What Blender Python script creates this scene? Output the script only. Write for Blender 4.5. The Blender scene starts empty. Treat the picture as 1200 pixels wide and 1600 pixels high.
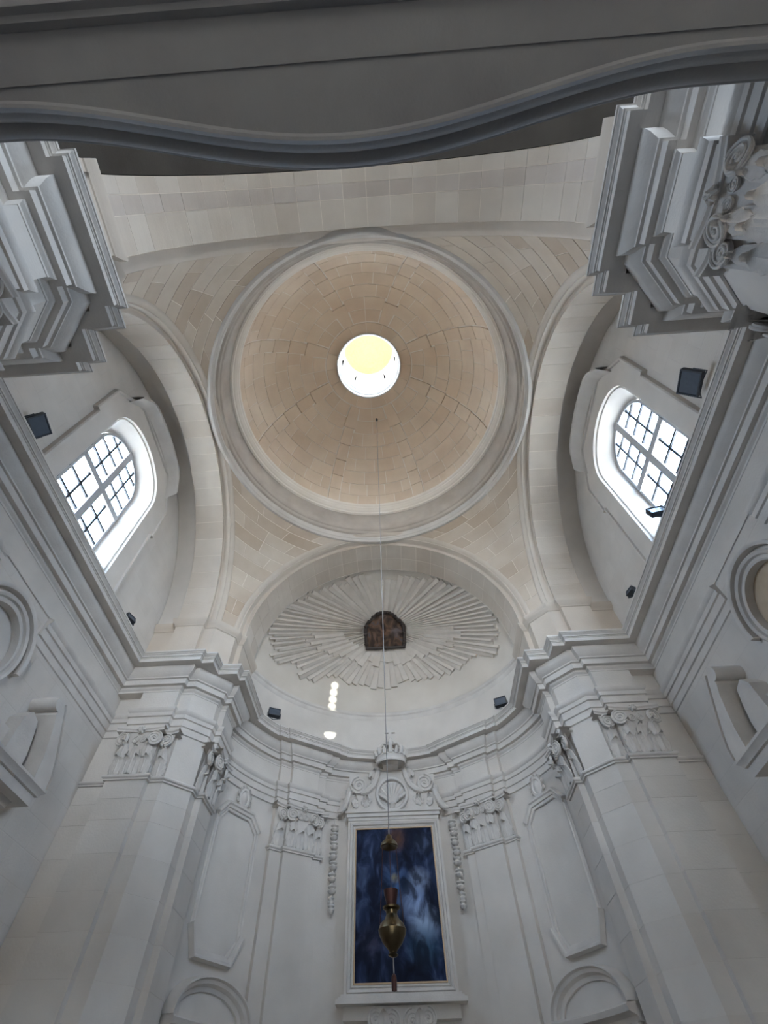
import bpy, bmesh, math, random
from math import sin, cos, pi, sqrt, radians as R, atan2, acos
from mathutils import Vector as V, Matrix
random.seed(7)
SC = bpy.context.scene
COL = SC.collection

# ------------------------------------------------------------------ camera
cam = bpy.data.cameras.new('camera'); CAM = bpy.data.objects.new('camera', cam); COL.objects.link(CAM)
def camera_axes(pitch, yaw, roll):
    cp, sp, cy, sy = cos(pitch), sin(pitch), cos(yaw), sin(yaw)
    d = V((sy*cp, cy*cp, sp)); r = V((cy, -sy, 0)); u = r.cross(d)
    c, s = cos(roll), sin(roll)
    return c*r + s*u, -s*r + c*u, d
_r, _u, _d = camera_axes(0.964095647, -0.0478023028, -0.0173936337)
CAM.matrix_world = Matrix(((_r.x, _u.x, -_d.x, 0.19544), (_r.y, _u.y, -_d.y, 0), (_r.z, _u.z, -_d.z, 1.6), (0, 0, 0, 1)))
cam.sensor_fit = 'VERTICAL'; cam.sensor_height = 24; cam.lens = 725.43/1600*24
cam.shift_x = 20.24/1600; cam.shift_y = 10.65/1600; cam.clip_start = .05; cam.clip_end = 500
SC.camera = CAM

# ------------------------------------------------------------------ sky, sun, exposure
W = bpy.data.worlds.new('sky'); SC.world = W; W.use_nodes = True
wn = W.node_tree.nodes; wl = W.node_tree.links; wn.clear()
wo = wn.new('ShaderNodeOutputWorld'); wb = wn.new('ShaderNodeBackground'); wt = wn.new('ShaderNodeTexCoord')
ws = wn.new('ShaderNodeSeparateXYZ'); wr = wn.new('ShaderNodeValToRGB')
wl.new(wt.outputs['Generated'], ws.inputs[0]); wl.new(ws.outputs['Z'], wr.inputs[0]); wl.new(wr.outputs[0], wb.inputs[0]); wl.new(wb.outputs[0], wo.inputs[0])
wr.color_ramp.elements[0].position = 0.0; wr.color_ramp.elements[0].color = (.80, .90, 1, 1)
wr.color_ramp.elements[1].position = 0.7; wr.color_ramp.elements[1].color = (.47, .69, 1, 1)
wb.inputs[1].default_value = 11.5
sun = bpy.data.lights.new('sun', 'SUN'); sun.energy = 22; sun.angle = R(.6); sun.color = (1, .93, .8)
SUN = bpy.data.objects.new('sun', sun); COL.objects.link(SUN); SUN.location = (0, -30, 40)
SUN.rotation_euler = V((-.6, 4.2, -9.0)).to_track_quat('-Z', 'Y').to_euler()
def add_streak(tx, ty, tz, cone, watt):      # spot added outside the right window to throw the bright streak on the apse
    l = bpy.data.lights.new('streak_spot', 'SPOT'); l.energy = watt; l.spot_size = R(cone); l.spot_blend = .5; l.shadow_soft_size = .02; l.color = (1, .95, .78)
    o = bpy.data.objects.new('streak_spot', l); COL.objects.link(o); o.location = (7.9, 2.35, 9.95); o.rotation_euler = (V((tx, ty, tz))-o.location).to_track_quat('-Z', 'Y').to_euler()
for q in ((9.5, .5, 5000), (9.3, .8, 5000), (9.1, .95, 5500), (8.9, .8, 5000), (8.7, .9, 5500), (8.5, .8, 5000), (8.28, 1.0, 7000), (8.15, 1.4, 9000)): add_streak(-1.47, 11.05, *q)
def portal(loc, rot, sx, sy):
    l = bpy.data.lights.new('portal', 'AREA'); l.shape = 'RECTANGLE'; l.size = sx; l.size_y = sy; l.cycles.is_portal = True
    o = bpy.data.objects.new('daylight_portal', l); COL.objects.link(o); o.location = loc; o.rotation_euler = rot
portal((5.5, 4.38, 9.7), (0, R(90), 0), 2.9, 1.7)
portal((-5.5, 4.38, 9.7), (0, R(-90), 0), 2.9, 1.7)
portal((0, -9.3, 1.4), (R(90), 0, 0), 2.0, 2.8)
portal((1.6, -9.3, 8.7), (R(90), 0, 0), 3.2, 3.0)
vs = SC.view_settings; vs.view_transform = 'Standard'; vs.look = 'None'; vs.exposure = 1.9; vs.gamma = 1; vs.use_curve_mapping = False
SC.cycles.max_bounces = 10; SC.cycles.diffuse_bounces = 8; SC.cycles.transparent_max_bounces = 12
SC.cycles.sample_clamp_indirect = 6; SC.cycles.use_denoising = True; SC.cycles.caustics_reflective = False; SC.cycles.caustics_refractive = False

# ------------------------------------------------------------------ materials
def nodes(name):
    m = bpy.data.materials.new(name); m.use_nodes = True
    n = m.node_tree.nodes; return m, n, m.node_tree.links, n['Principled BSDF']
def stone(name, a, b, rough=.85, vary=0.0, dark=None, scale=1.3, joint=None, bump=.25):
    """limestone: two tones mixed by noise, optional per-block tint, optional faint course joints on one plane"""
    m, n, l, p = nodes(name)
    tc = n.new('ShaderNodeTexCoord'); no = n.new('ShaderNodeTexNoise'); no.inputs['Scale'].default_value = scale; no.inputs['Detail'].default_value = 6
    l.new(tc.outputs['Object'], no.inputs['Vector'])
    rp = n.new('ShaderNodeValToRGB'); l.new(no.outputs[0], rp.inputs[0])
    rp.color_ramp.elements[0].position = .3; rp.color_ramp.elements[0].color = (*a, 1)
    rp.color_ramp.elements[1].position = .7; rp.color_ramp.elements[1].color = (*b, 1)
    col = rp.outputs[0]
    if vary:
        oi = n.new('ShaderNodeObjectInfo'); r2 = n.new('ShaderNodeValToRGB'); l.new(oi.outputs['Random'], r2.inputs[0])
        r2.color_ramp.elements[0].color = (*(dark or (.6, .5, .42)), 1); r2.color_ramp.elements[1].color = (1, 1, 1, 1)
        r2.color_ramp.elements[1].position = .75
        mx = n.new('ShaderNodeMixRGB'); mx.blend_type = 'MULTIPLY'; mx.inputs[0].default_value = vary
        l.new(col, mx.inputs[1]); l.new(r2.outputs[0], mx.inputs[2]); col = mx.outputs[0]
    n2 = n.new('ShaderNodeTexNoise'); n2.inputs['Scale'].default_value = 35; n2.inputs['Detail'].default_value = 4; l.new(tc.outputs['Object'], n2.inputs['Vector'])
    bp = n.new('ShaderNodeBump'); bp.inputs['Strength'].default_value = bump; bp.inputs['Distance'].default_value = .01
    l.new(n2.outputs[0], bp.inputs['Height'])
    if joint:
        mp = n.new('ShaderNodeSeparateXYZ'); cb = n.new('ShaderNodeCombineXYZ'); l.new(tc.outputs['Object'], mp.inputs[0])
        l.new(mp.outputs[joint[0]], cb.inputs[0]); l.new(mp.outputs[joint[1]], cb.inputs[1])
        br = n.new('ShaderNodeTexBrick'); br.inputs['Scale'].default_value = 1; br.inputs['Mortar Size'].default_value = .008
        br.inputs['Brick Width'].default_value = .62; br.inputs['Row Height'].default_value = .36; br.inputs['Mortar Smooth'].default_value = .4
        br.inputs['Color1'].default_value = (1, 1, 1, 1); br.inputs['Color2'].default_value = (.93, .92, .91, 1); br.inputs['Mortar'].default_value = (.9, .89, .88, 1)
        l.new(cb.outputs[0], br.inputs['Vector'])
        mx = n.new('ShaderNodeMixRGB'); mx.blend_type = 'MULTIPLY'; mx.inputs[0].default_value = .5
        l.new(col, mx.inputs[1]); l.new(br.outputs['Color'], mx.inputs[2]); col = mx.outputs[0]
        b2 = n.new('ShaderNodeBump'); b2.invert = True; b2.inputs['Strength'].default_value = .35; b2.inputs['Distance'].default_value = .01
        l.new(br.outputs['Fac'], b2.inputs['Height']); l.new(bp.outputs[0], b2.inputs['Normal']); bp = b2
    l.new(bp.outputs[0], p.inputs['Normal']); l.new(col, p.inputs['Base Color']); p.inputs['Roughness'].default_value = rough
    return m
def plain(name, c, rough=.5, metal=0.0):
    m, n, l, p = nodes(name)
    no = n.new('ShaderNodeTexNoise'); no.inputs['Scale'].default_value = 14; tc = n.new('ShaderNodeTexCoord'); l.new(tc.outputs['Object'], no.inputs['Vector'])
    mx = n.new('ShaderNodeMixRGB'); l.new(no.outputs[0], mx.inputs[0]); mx.inputs[1].default_value = (*[x*.8 for x in c], 1); mx.inputs[2].default_value = (*[min(1, x*1.15) for x in c], 1)
    l.new(mx.outputs[0], p.inputs['Base Color']); p.inputs['Roughness'].default_value = rough; p.inputs['Metallic'].default_value = metal
    return m
PALE = stone('pale_limestone', (.58, .54, .495), (.68, .635, .585))
PALE_X = stone('pale_limestone_side_wall', (.58, .54, .495), (.68, .635, .585), joint=('Y', 'Z'))
PALE_B = stone('pale_limestone_block', (.58, .54, .495), (.68, .635, .585), vary=.35, dark=(.84, .81, .78))
TRIM = stone('carved_limestone', (.58, .54, .50), (.67, .63, .585), bump=.35, scale=3)
ARCH = stone('arch_limestone', (.60, .53, .455), (.69, .62, .54), vary=.5, dark=(.82, .78, .74))
STAIN = stone('stained_arch_limestone', (.53, .465, .41), (.63, .56, .50), vary=.5, dark=(.82, .78, .74))
DOME = stone('golden_dome_limestone', (.68, .53, .385), (.77, .625, .47), vary=.5, dark=(.86, .80, .74))
PEND = stone('pendentive_limestone', (.56, .465, .37), (.67, .585, .49), vary=.7, dark=(.74, .66, .58))
MORT = stone('pale_mortar', (.78, .70, .60), (.85, .77, .68))
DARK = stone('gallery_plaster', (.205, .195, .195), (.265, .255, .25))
NAVE = stone('nave_plaster_shaded', (.09, .08, .075), (.13, .12, .11))  # plaster colour darkened so the nave looks unlit; shade is in the albedo
RING = stone('ring_limestone', (.44, .38, .32), (.56, .50, .43), scale=2)
FLOOR = stone('floor_marble', (.17, .165, .16), (.23, .225, .22), rough=.5)
YELL = plain('yellow_plaster', (.46, .33, .15), .8)
WHITE = stone('lantern_white', (.70, .68, .64), (.78, .76, .72))
TAN = stone('tan_disc', (.50, .38, .26), (.62, .5, .37), scale=4)
WOOD = plain('white_painted_wood', (.42, .42, .43), .5)
IRON = plain('dark_iron', (.05, .055, .065), .5, .3)
GLASSF = plain('flood_glass', (.09, .11, .14), .12)
BRASS = plain('aged_brass', (.15, .11, .06), .38, 1.0)
COPPER = plain('dark_copper', (.085, .035, .028), .5, .6)
CORD = plain('cord', (.35, .33, .31), .8)
GILT = plain('dull_gilt', (.36, .25, .15), .45, .5)
BROWNF = plain('dark_brown_frame', (.055, .04, .032), .6)
ROOF = plain('roof', (.4, .35, .3), .9)
def glass_mat():
    m, n, l, p = nodes('window_glass'); n.remove(p); o = n['Material Output']
    t = n.new('ShaderNodeBsdfTransparent'); g = n.new('ShaderNodeBsdfGlossy'); x = n.new('ShaderNodeMixShader')
    t.inputs[0].default_value = (.92, .96, 1, 1); g.inputs['Roughness'].default_value = .05; x.inputs[0].default_value = .06
    l.new(t.outputs[0], x.inputs[1]); l.new(g.outputs[0], x.inputs[2]); l.new(x.outputs[0], o.inputs[0]); return m
GLASS = glass_mat()
def picture_mat(name, stops, blobs, scale, dist):
    """oil paint: stretched noise through a ramp, plus soft patches of pigment placed in object space (x, z)"""
    m, n, l, p = nodes(name); tc = n.new('ShaderNodeTexCoord'); mp = n.new('ShaderNodeMapping'); mp.inputs['Scale'].default_value = (1, 1, .6)
    l.new(tc.outputs['Object'], mp.inputs[0]); no = n.new('ShaderNodeTexNoise'); no.inputs['Scale'].default_value = scale; no.inputs['Detail'].default_value = 7; no.inputs['Distortion'].default_value = dist
    l.new(mp.outputs[0], no.inputs['Vector']); rp = n.new('ShaderNodeValToRGB'); l.new(no.outputs[0], rp.inputs[0])
    e = rp.color_ramp.elements
    while len(e) < len(stops): e.new(.5)
    for k, (q, c) in enumerate(stops): e[k].position = q; e[k].color = (*c, 1)
    br = n.new('ShaderNodeMapRange'); br.inputs[1].default_value = .40; br.inputs[2].default_value = .60; br.inputs[3].default_value = .12; br.inputs[4].default_value = .8; l.new(no.outputs[0], br.inputs[0])
    col = rp.outputs[0]
    for (x, y, z, rad, c, amt) in blobs:
        vd = n.new('ShaderNodeVectorMath'); vd.operation = 'DISTANCE'; l.new(tc.outputs['Object'], vd.inputs[0]); vd.inputs[1].default_value = (x, y, z)
        mr = n.new('ShaderNodeMapRange'); mr.inputs[1].default_value = rad; mr.inputs[2].default_value = rad*.2; mr.inputs[3].default_value = 0; mr.inputs[4].default_value = amt; l.new(vd.outputs['Value'], mr.inputs[0])
        mu = n.new('ShaderNodeMath'); mu.operation = 'MULTIPLY'; l.new(mr.outputs[0], mu.inputs[0]); l.new(br.outputs[0], mu.inputs[1])
        mx = n.new('ShaderNodeMixRGB'); l.new(mu.outputs[0], mx.inputs[0]); l.new(col, mx.inputs[1]); mx.inputs[2].default_value = (*c, 1); col = mx.outputs[0]
    l.new(col, p.inputs['Base Color']); p.inputs['Roughness'].default_value = .75; p.inputs['Specular IOR Level'].default_value = .15
    return m

# ------------------------------------------------------------------ helpers
class MB:
    def __init__(s): s.v = []; s.f = []
    def pts(s, P): k = len(s.v); s.v += [tuple(p) for p in P]; return k
    def face(s, P): k = s.pts(P); s.f.append(tuple(range(k, k+len(P))))
    def grid(s, G, cu=False, cv=False):
        nu, nv = len(G), len(G[0]); k = s.pts([p for row in G for p in row])
        for i in range(nu if cu else nu-1):
            for j in range(nv if cv else nv-1):
                a, b = i, (i+1) % nu; c, d = j, (j+1) % nv
                s.f.append((k+a*nv+c, k+b*nv+c, k+b*nv+d, k+a*nv+d))
        return s
    def box(s, x0, x1, y0, y1, z0, z1, mp=None):
        P = [(x, y, z) for z in (z0, z1) for x, y in ((x0, y0), (x1, y0), (x1, y1), (x0, y1))]
        if mp: P = [mp(*q) for q in P]
        k = s.pts(P)
        for q in ((0, 3, 2, 1), (4, 5, 6, 7), (0, 1, 5, 4), (1, 2, 6, 5), (2, 3, 7, 6), (3, 0, 4, 7)): s.f.append(tuple(k+i for i in q))
        return s
    def prism(s, out, mp, d0, d1):
        """closed outline (a, b) swept from depth d0 to d1; mp(a, b, d) places it"""
        n = len(out); k = s.pts([mp(a, b, d0) for a, b in out]+[mp(a, b, d1) for a, b in out])
        s.f.append(tuple(range(k, k+n))); s.f.append(tuple(range(k+2*n-1, k+n-1, -1)))
        for i in range(n): j = (i+1) % n; s.f.append((k+i, k+j, k+n+j, k+n+i))
        return s
    def tube(s, P, rad, seg=6, closed=False):
        P = [V(p) for p in P]; n = len(P); G = []
        rad = rad if hasattr(rad, '__len__') else [rad]*n
        up = None
        for i in range(n):
            a = P[i-1] if (i or closed) else P[i]; b = P[(i+1) % n] if (i < n-1 or closed) else P[i]
            t = (b-a).normalized()
            if up is None: up = t.orthogonal().normalized()
            up = (up-t*up.dot(t)).normalized(); w = t.cross(up)
            G.append([P[i]+rad[i]*(cos(2*pi*k/seg)*up+sin(2*pi*k/seg)*w) for k in range(seg)])
        s.grid(G, closed, True)
        if not closed:
            s.face(G[0]); s.face(G[-1][::-1])
        return s
    def lathe(s, prof, c=(0, 0), seg=48, a0=0, a1=2*pi):
        full = abs(a1-a0-2*pi) < 1e-6; n = seg if full else seg+1
        s.grid([[(c[0]+r*cos(a0+(a1-a0)*i/seg), c[1]+r*sin(a0+(a1-a0)*i/seg), z) for r, z in prof] for i in range(n)], full)
        return s
    def mesh(s, name, mat, smooth=35):
        me = bpy.data.meshes.new(name); me.from_pydata(s.v, [], s.f)
        bm = bmesh.new(); bm.from_mesh(me); bmesh.ops.remove_doubles(bm, verts=bm.verts, dist=1e-5); bmesh.ops.recalc_face_normals(bm, faces=bm.faces); bm.to_mesh(me); bm.free()
        me.materials.append(mat)
        if smooth: me.shade_smooth(); me.set_sharp_from_angle(angle=R(smooth))
        return me
    def build(s, name, mat, parent=None, smooth=35): return link(name, s.mesh(name, mat, smooth), parent)
def link(name, me, parent=None, M=None):
    o = bpy.data.objects.new(name, me); COL.objects.link(o)
    if parent is not None:
        o.parent = parent; o.matrix_parent_inverse = OFF[parent.name]
        OFF[o.name] = Matrix()
    else: OFF[o.name] = Matrix()
    if M is not None: o.matrix_basis = M
    return o
OFF = {}
def tag(o, label, cat, group=None):
    o['label'] = label; o['category'] = cat
    if group: o['group'] = group
    return o
def thing(name, loc, label, cat, group=None):
    o = bpy.data.objects.new(name, None); COL.objects.link(o); o.location = loc; o.empty_display_size = .1
    OFF[o.name] = Matrix.Translation(-V(loc)); return tag(o, label, cat, group)
def struct(o): o['kind'] = 'structure'; return o
def sroot(name, loc=(0, 0, 0)):
    o = bpy.data.objects.new(name, None); COL.objects.link(o); o.location = loc; OFF[o.name] = Matrix.Translation(-V(loc)); return struct(o)
def offset(path, o, side, ):
    """mitred parallel of an open plan polyline; side +1 = left of travel"""
    P = [V(p) for p in path]; n = len(P); out = []
    nr = []
    for i in range(n-1):
        d = (P[i+1]-P[i]).normalized(); nr.append(V((-d.y, d.x))*side)
    for i in range(n):
        a = nr[max(0, i-1)]; b = nr[min(n-2, i)]
        k = 1+a.dot(b)
        out.append(P[i]+(a+b)*(o/max(k, .3)))
    return out
def sweep(mb, path, prof, side, cap=True):
    rows = [[(p.x, p.y, z) for p in offset(path, o, side)] for o, z in prof]
    mb.grid(rows)
    if cap:
        for e in (0, -1): mb.face([r[e] for r in rows])
    return mb
def planar(name, mat, outer, holes, mp, parent=None):
    bm = bmesh.new(); es = []
    for loop in [outer]+holes:
        vs_ = [bm.verts.new(mp(a, b)) for a, b in loop]
        es += [bm.edges.new((vs_[i], vs_[(i+1) % len(vs_)])) for i in range(len(vs_))]
    bmesh.ops.triangle_fill(bm, use_beauty=True, edges=es)
    me = bpy.data.meshes.new(name); bm.to_mesh(me); bm.free(); me.materials.append(mat); return link(name, me, parent)
def block(f, u0, u1, v0, v1, gu, gv, d, nu=3, nv=3, proud=0.0):
    """one dressed stone on the surface f(u, v, depth): front face, four sides"""
    mb = MB(); u0 += gu; u1 -= gu; v0 += gv; v1 -= gv
    U = [u0+(u1-u0)*i/nu for i in range(nu+1)]; Q = [v0+(v1-v0)*j/nv for j in range(nv+1)]
    mb.grid([[f(u, v, proud) for v in Q] for u in U])
    for e in (U[0], U[-1]): mb.grid([[f(e, v, proud) for v in Q], [f(e, v, -d) for v in Q]])
    for e in (Q[0], Q[-1]): mb.grid([[f(u, e, proud) for u in U], [f(u, e, -d) for u in U]])
    return mb
def mirror_path(path, sx): return [(sx*x, y) for x, y in path]
YC = 4.31          # dome axis
def C(p): return (p[0], p[1]+YC)
def arc(cx, cy, r, a0, a1, n): return [(cx+r*cos(a0+(a1-a0)*i/n), cy+r*sin(a0+(a1-a0)*i/n)) for i in range(n+1)]

# ------------------------------------------------------------------ plan
ZC, ZA, ZS = 7.6, 5.42, 8.86      # cornice top, astragal, arch springing
XW, XP = 5.03, 4.52               # side wall plane, outer edge of the pilaster
PIER = [(3.85, 3.14), (3.85, 3.25), (3.62, 3.25), (3.25, 3.62), (3.25, 3.85), (3.14, 3.85), (3.14, 4.44), (3.6, 4.44)]
NOTCH = [(3.85, 3.14), (3.85, 3.25), (3.62, 3.25), (3.61, 3.61), (3.25, 3.62), (3.25, 3.85), (3.14, 3.85), (3.14, 4.44), (3.6, 4.44)]
NEAR = [(3.14, 4.44), (3.3, 4.44), (3.3, 5.6), (3.7, 5.6)]
def near(p): return p[:-2]+NEAR
def whole(pier, mid): return [C((x, -y)) for x, y in reversed(near(pier))]+[C(p) for p in mid]+[C(p) for p in pier]
SIDE_FLUSH = [(XW, -3.14), (XW, 3.14)]
SIDE_REC = [(XP, -3.14), (XP, -3.31), (XW, -3.31), (XW, 3.31), (XP, 3.31), (XP, 3.14)]
AC, AR = 7.95, 3.42               # apse centre and radius
def ap(a, r): return (r*sin(R(a)), AC+r*cos(R(a)))
half = [ap(0, 3.41), ap(7, 3.41), ap(14, 3.41), ap(20, 3.41), ap(26.5, 3.41), ap(26.5, 3.33), ap(30, 3.33), ap(30, 3.25), ap(41, 3.25), ap(41, 3.34), ap(45.5, 3.34), ap(45.5, AR)]+[ap(a, AR) for a in range(49, 76, 4)]
APSE = [(-x, y) for x, y in reversed(half)]+half[1:]

ARCHI = [(0, 6.20), (.02, 6.21), (.02, 6.32), (.045, 6.33), (.045, 6.45), (.07, 6.46), (.07, 6.53), (.085, 6.545), (.105, 6.58), (.105, 6.61), (.0, 6.645)]
FRIEZE = [(.012, 6.64), (.012, 7.0)]
BED = [(-.2, 6.98), (0, 6.98), (.02, 6.985), (.02, 7.015), (.05, 7.045), (.055, 7.08), (.12, 7.085), (.12, 7.19), (.15, 7.2), (.15, 7.225), (.165, 7.24), (.215, 7.29), (.24, 7.35), (.245, 7.4)]
CORONA = [(.2, 7.4), (.385, 7.405), (.385, 7.475), (.395, 7.478), (.395, 7.495), (.412, 7.498), (.412, 7.515), (.404, 7.522), (.416, 7.537), (.436, 7.552), (.436, 7.565), (.45, 7.568), (.45, ZC), (-.3, ZC+.02)]
ASTR = [(0, 5.37), (.03, 5.375), (.03, 5.395), (.055, 5.41), (.06, 5.43), (.05, 5.45), (.0, 5.455)]
ATTIC = [(-.03, ZC), (-.03, 8.66), (-.01, 8.67), (.0, 8.70), (.03, 8.73), (.05, 8.78), (.06, 8.80), (.06, 8.845), (-.3, ZS)]

# ------------------------------------------------------------------ entablatures, attics, shafts (trim of the setting)
SHAFT_Z = [0, .5, .95, 1.37, 1.8, 2.22, 2.64, 3.06, 3.5, 3.92, 4.36, 4.8, 5.1, 5.38]
tn = 0
for sx in (1, -1):
    tn += 1; e = sroot('trim_%d' % tn, (sx*XW, YC, 6.2))
    rec = mirror_path(whole(PIER, SIDE_REC), sx); flush = mirror_path(whole(PIER, SIDE_FLUSH), sx); notch = mirror_path(whole(NOTCH, SIDE_FLUSH), sx)
    sweep(MB(), rec, FRIEZE, sx).build('frieze', PALE, e)
    sweep(MB(), flush, BED, sx).build('bed_moulding', TRIM, e)
    sweep(MB(), notch, CORONA, sx).build('cornice', TRIM, e)
    for sy in (1, -1):        # architrave stops short of the round niche
        half_p = [C((XW, .66*sy+.05)), C((XW, sy*3.31)), C((XP, sy*3.31)), C((XP, sy*3.14))]+[C((x, sy*y)) for x, y in (PIER if sy > 0 else near(PIER))]
        sweep(MB(), mirror_path(half_p, sx), ARCHI, sx*sy).build('architrave', TRIM, e)
    for sy in (1, -1):
        tn += 1; e2 = sroot('trim_%d' % tn, (sx*3.4, YC+sy*3.4, ZC))
        pp = mirror_path([C((XW, sy*3.31)), C((XP, sy*3.31)), C((XP, sy*3.14))]+[C((x, sy*y)) for x, y in PIER[:-2]]+[C((3.14, sy*4.9))], sx)
        sweep(MB(), pp, ATTIC, sx*sy).build('attic', ARCH, e2)
        tn += 1; e3 = sroot('trim_%d' % tn, (sx*3.4, YC+sy*3.4, 0))
        sp = mirror_path([C((XW, sy*3.31)), C((XP, sy*3.31)), C((XP, sy*3.14))]+[C((x, sy*y)) for x, y in (PIER if sy > 0 else near(PIER))], sx)
        sweep(MB(), sp, [(-.005, 0), (-.005, 6.25)], sx*sy, False).build('core', PALE, e3)
        for z0, z1 in zip(SHAFT_Z, SHAFT_Z[1:]):
            sweep(MB(), sp, [(-.012, z0+.003), (0, z0+.004), (0, z1-.004), (-.012, z1-.003)], sx*sy, False).build('stone_course', PALE_B, e3, 0)
        sweep(MB(), sp, ASTR, sx*sy).build('astragal', TRIM, e3)
tn += 1; e = sroot('trim_%d' % tn, (0, AC+3.4, 6.2))
sweep(MB(), APSE, FRIEZE, -1).build('frieze', PALE, e)
sweep(MB(), APSE, BED, -1).build('bed_moulding', TRIM, e)
sweep(MB(), APSE, CORONA, -1).build('cornice', TRIM, e)
for s in (1, -1): sweep(MB(), [(s*x, y) for x, y in half[3:]], ARCHI, -s).build('architrave', TRIM, e)
for s in (1, -1):              # apse pilasters
    tn += 1; e = sroot('trim_%d' % tn, (s*ap(35, 3.3)[0], ap(35, 3.3)[1], 0))
    pp = [(s*x, y) for x, y in ([ap(26.5, 3.5)]+half[5:11]+[ap(45.5, 3.5)])]
    sweep(MB(), pp, [(0, 0), (0, 6.25)], -s, False).build('pilaster_shaft', PALE, e)
    sweep(MB(), pp, ASTR, -s).build('astragal', TRIM, e)
tn += 1; e = sroot('trim_%d' % tn, (0, AC+3.4, 8.7))   # ledge under the half dome
sweep(MB(), [ap(a, 3.43) for a in range(-76, 77, 4)], [(0, 8.62), (.02, 8.66), (.03, 8.72), (.06, 8.75), (.06, 8.80), (0, 8.84)], -1).build('ledge', TRIM, e)

# ------------------------------------------------------------------ walls and floor
WIN_Y = 4.38
def head(yc, hw, zs, rise, n=16): return [(yc+hw*cos(pi*i/n), zs+rise*sin(pi*i/n)) for i in range(n+1)]
def opening(yc, hw, z0, zs, rise): return [(yc-hw, z0), (yc+hw, z0)]+head(yc, hw, zs, rise)
OUT_IN = opening(WIN_Y-.03, 1.0, 8.05, 10.36, .73); GL = opening(WIN_Y+.03, .80, 8.3, 10.28, .73)
NICHE_Y, NICHE_Z = 4.39, 5.74
for sx, nm in ((1, 'wall_right'), (-1, 'wall_left')):
    circ = [(NICHE_Y+.46*cos(2*pi*i/40), NICHE_Z+.46*sin(2*pi*i/40)) for i in range(40)]
    w = struct(planar(nm, PALE_X, [(YC-3.4, 0), (YC+3.4, 0), (YC+3.4, ZC), (YC-3.4, ZC)], [circ], lambda a, b: (sx*XW, a, b)))
    lun = [(YC-3.36, ZC-.1), (YC+3.36, ZC-.1)]+[(YC+3.36*cos(pi*i/40), ZS+3.36*sin(pi*i/40)) for i in range(41)]
    planar('lunette', PALE_X, lun, [OUT_IN], lambda a, b: (sx*XW, a, b), w)
struct(sweep(MB(), [ap(a, 3.43) for a in range(-76, 77, 4)], [(0, 0), (0, 9.0)], -1, False).build('wall_apse', PALE))
struct(MB().box(-7, 7, -9.5, 12.5, -.2, 0).build('floor', FLOOR))
struct(MB().box(-90, 90, -90, 90, -.4, -.22).build('ground', plain('paved_ground', (.42, .38, .33), .9)))
# nave behind the camera, outer shell
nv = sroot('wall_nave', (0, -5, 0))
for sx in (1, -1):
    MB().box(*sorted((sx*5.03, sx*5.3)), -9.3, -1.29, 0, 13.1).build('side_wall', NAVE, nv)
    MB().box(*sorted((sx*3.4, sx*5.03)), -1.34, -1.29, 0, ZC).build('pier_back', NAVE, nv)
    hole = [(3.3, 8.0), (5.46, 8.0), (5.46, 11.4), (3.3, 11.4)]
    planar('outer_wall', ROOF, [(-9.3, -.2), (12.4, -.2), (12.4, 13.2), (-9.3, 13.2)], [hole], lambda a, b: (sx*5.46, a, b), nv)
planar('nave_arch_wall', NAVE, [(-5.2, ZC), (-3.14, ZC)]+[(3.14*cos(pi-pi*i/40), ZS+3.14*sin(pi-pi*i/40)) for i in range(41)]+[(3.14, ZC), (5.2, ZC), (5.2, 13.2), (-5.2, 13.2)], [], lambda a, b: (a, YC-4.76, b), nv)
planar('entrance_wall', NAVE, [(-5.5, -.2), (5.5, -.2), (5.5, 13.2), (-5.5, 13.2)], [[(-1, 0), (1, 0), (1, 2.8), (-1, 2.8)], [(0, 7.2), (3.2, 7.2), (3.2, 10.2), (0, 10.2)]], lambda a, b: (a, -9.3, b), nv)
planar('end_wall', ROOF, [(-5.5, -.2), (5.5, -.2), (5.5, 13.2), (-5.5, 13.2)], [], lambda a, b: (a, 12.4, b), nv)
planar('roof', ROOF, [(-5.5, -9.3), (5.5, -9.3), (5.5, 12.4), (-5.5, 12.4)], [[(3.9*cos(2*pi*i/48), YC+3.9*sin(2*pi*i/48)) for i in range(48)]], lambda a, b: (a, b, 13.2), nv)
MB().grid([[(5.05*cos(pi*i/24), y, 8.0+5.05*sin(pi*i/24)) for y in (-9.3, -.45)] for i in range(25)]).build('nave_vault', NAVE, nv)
MB().lathe([(3.9, 13.2), (3.8, 14.2), (3.2, 15.4), (2.2, 16.3), (1.25, 16.6)], (0, YC), 48).build('outer_dome', ROOF, nv)

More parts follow.
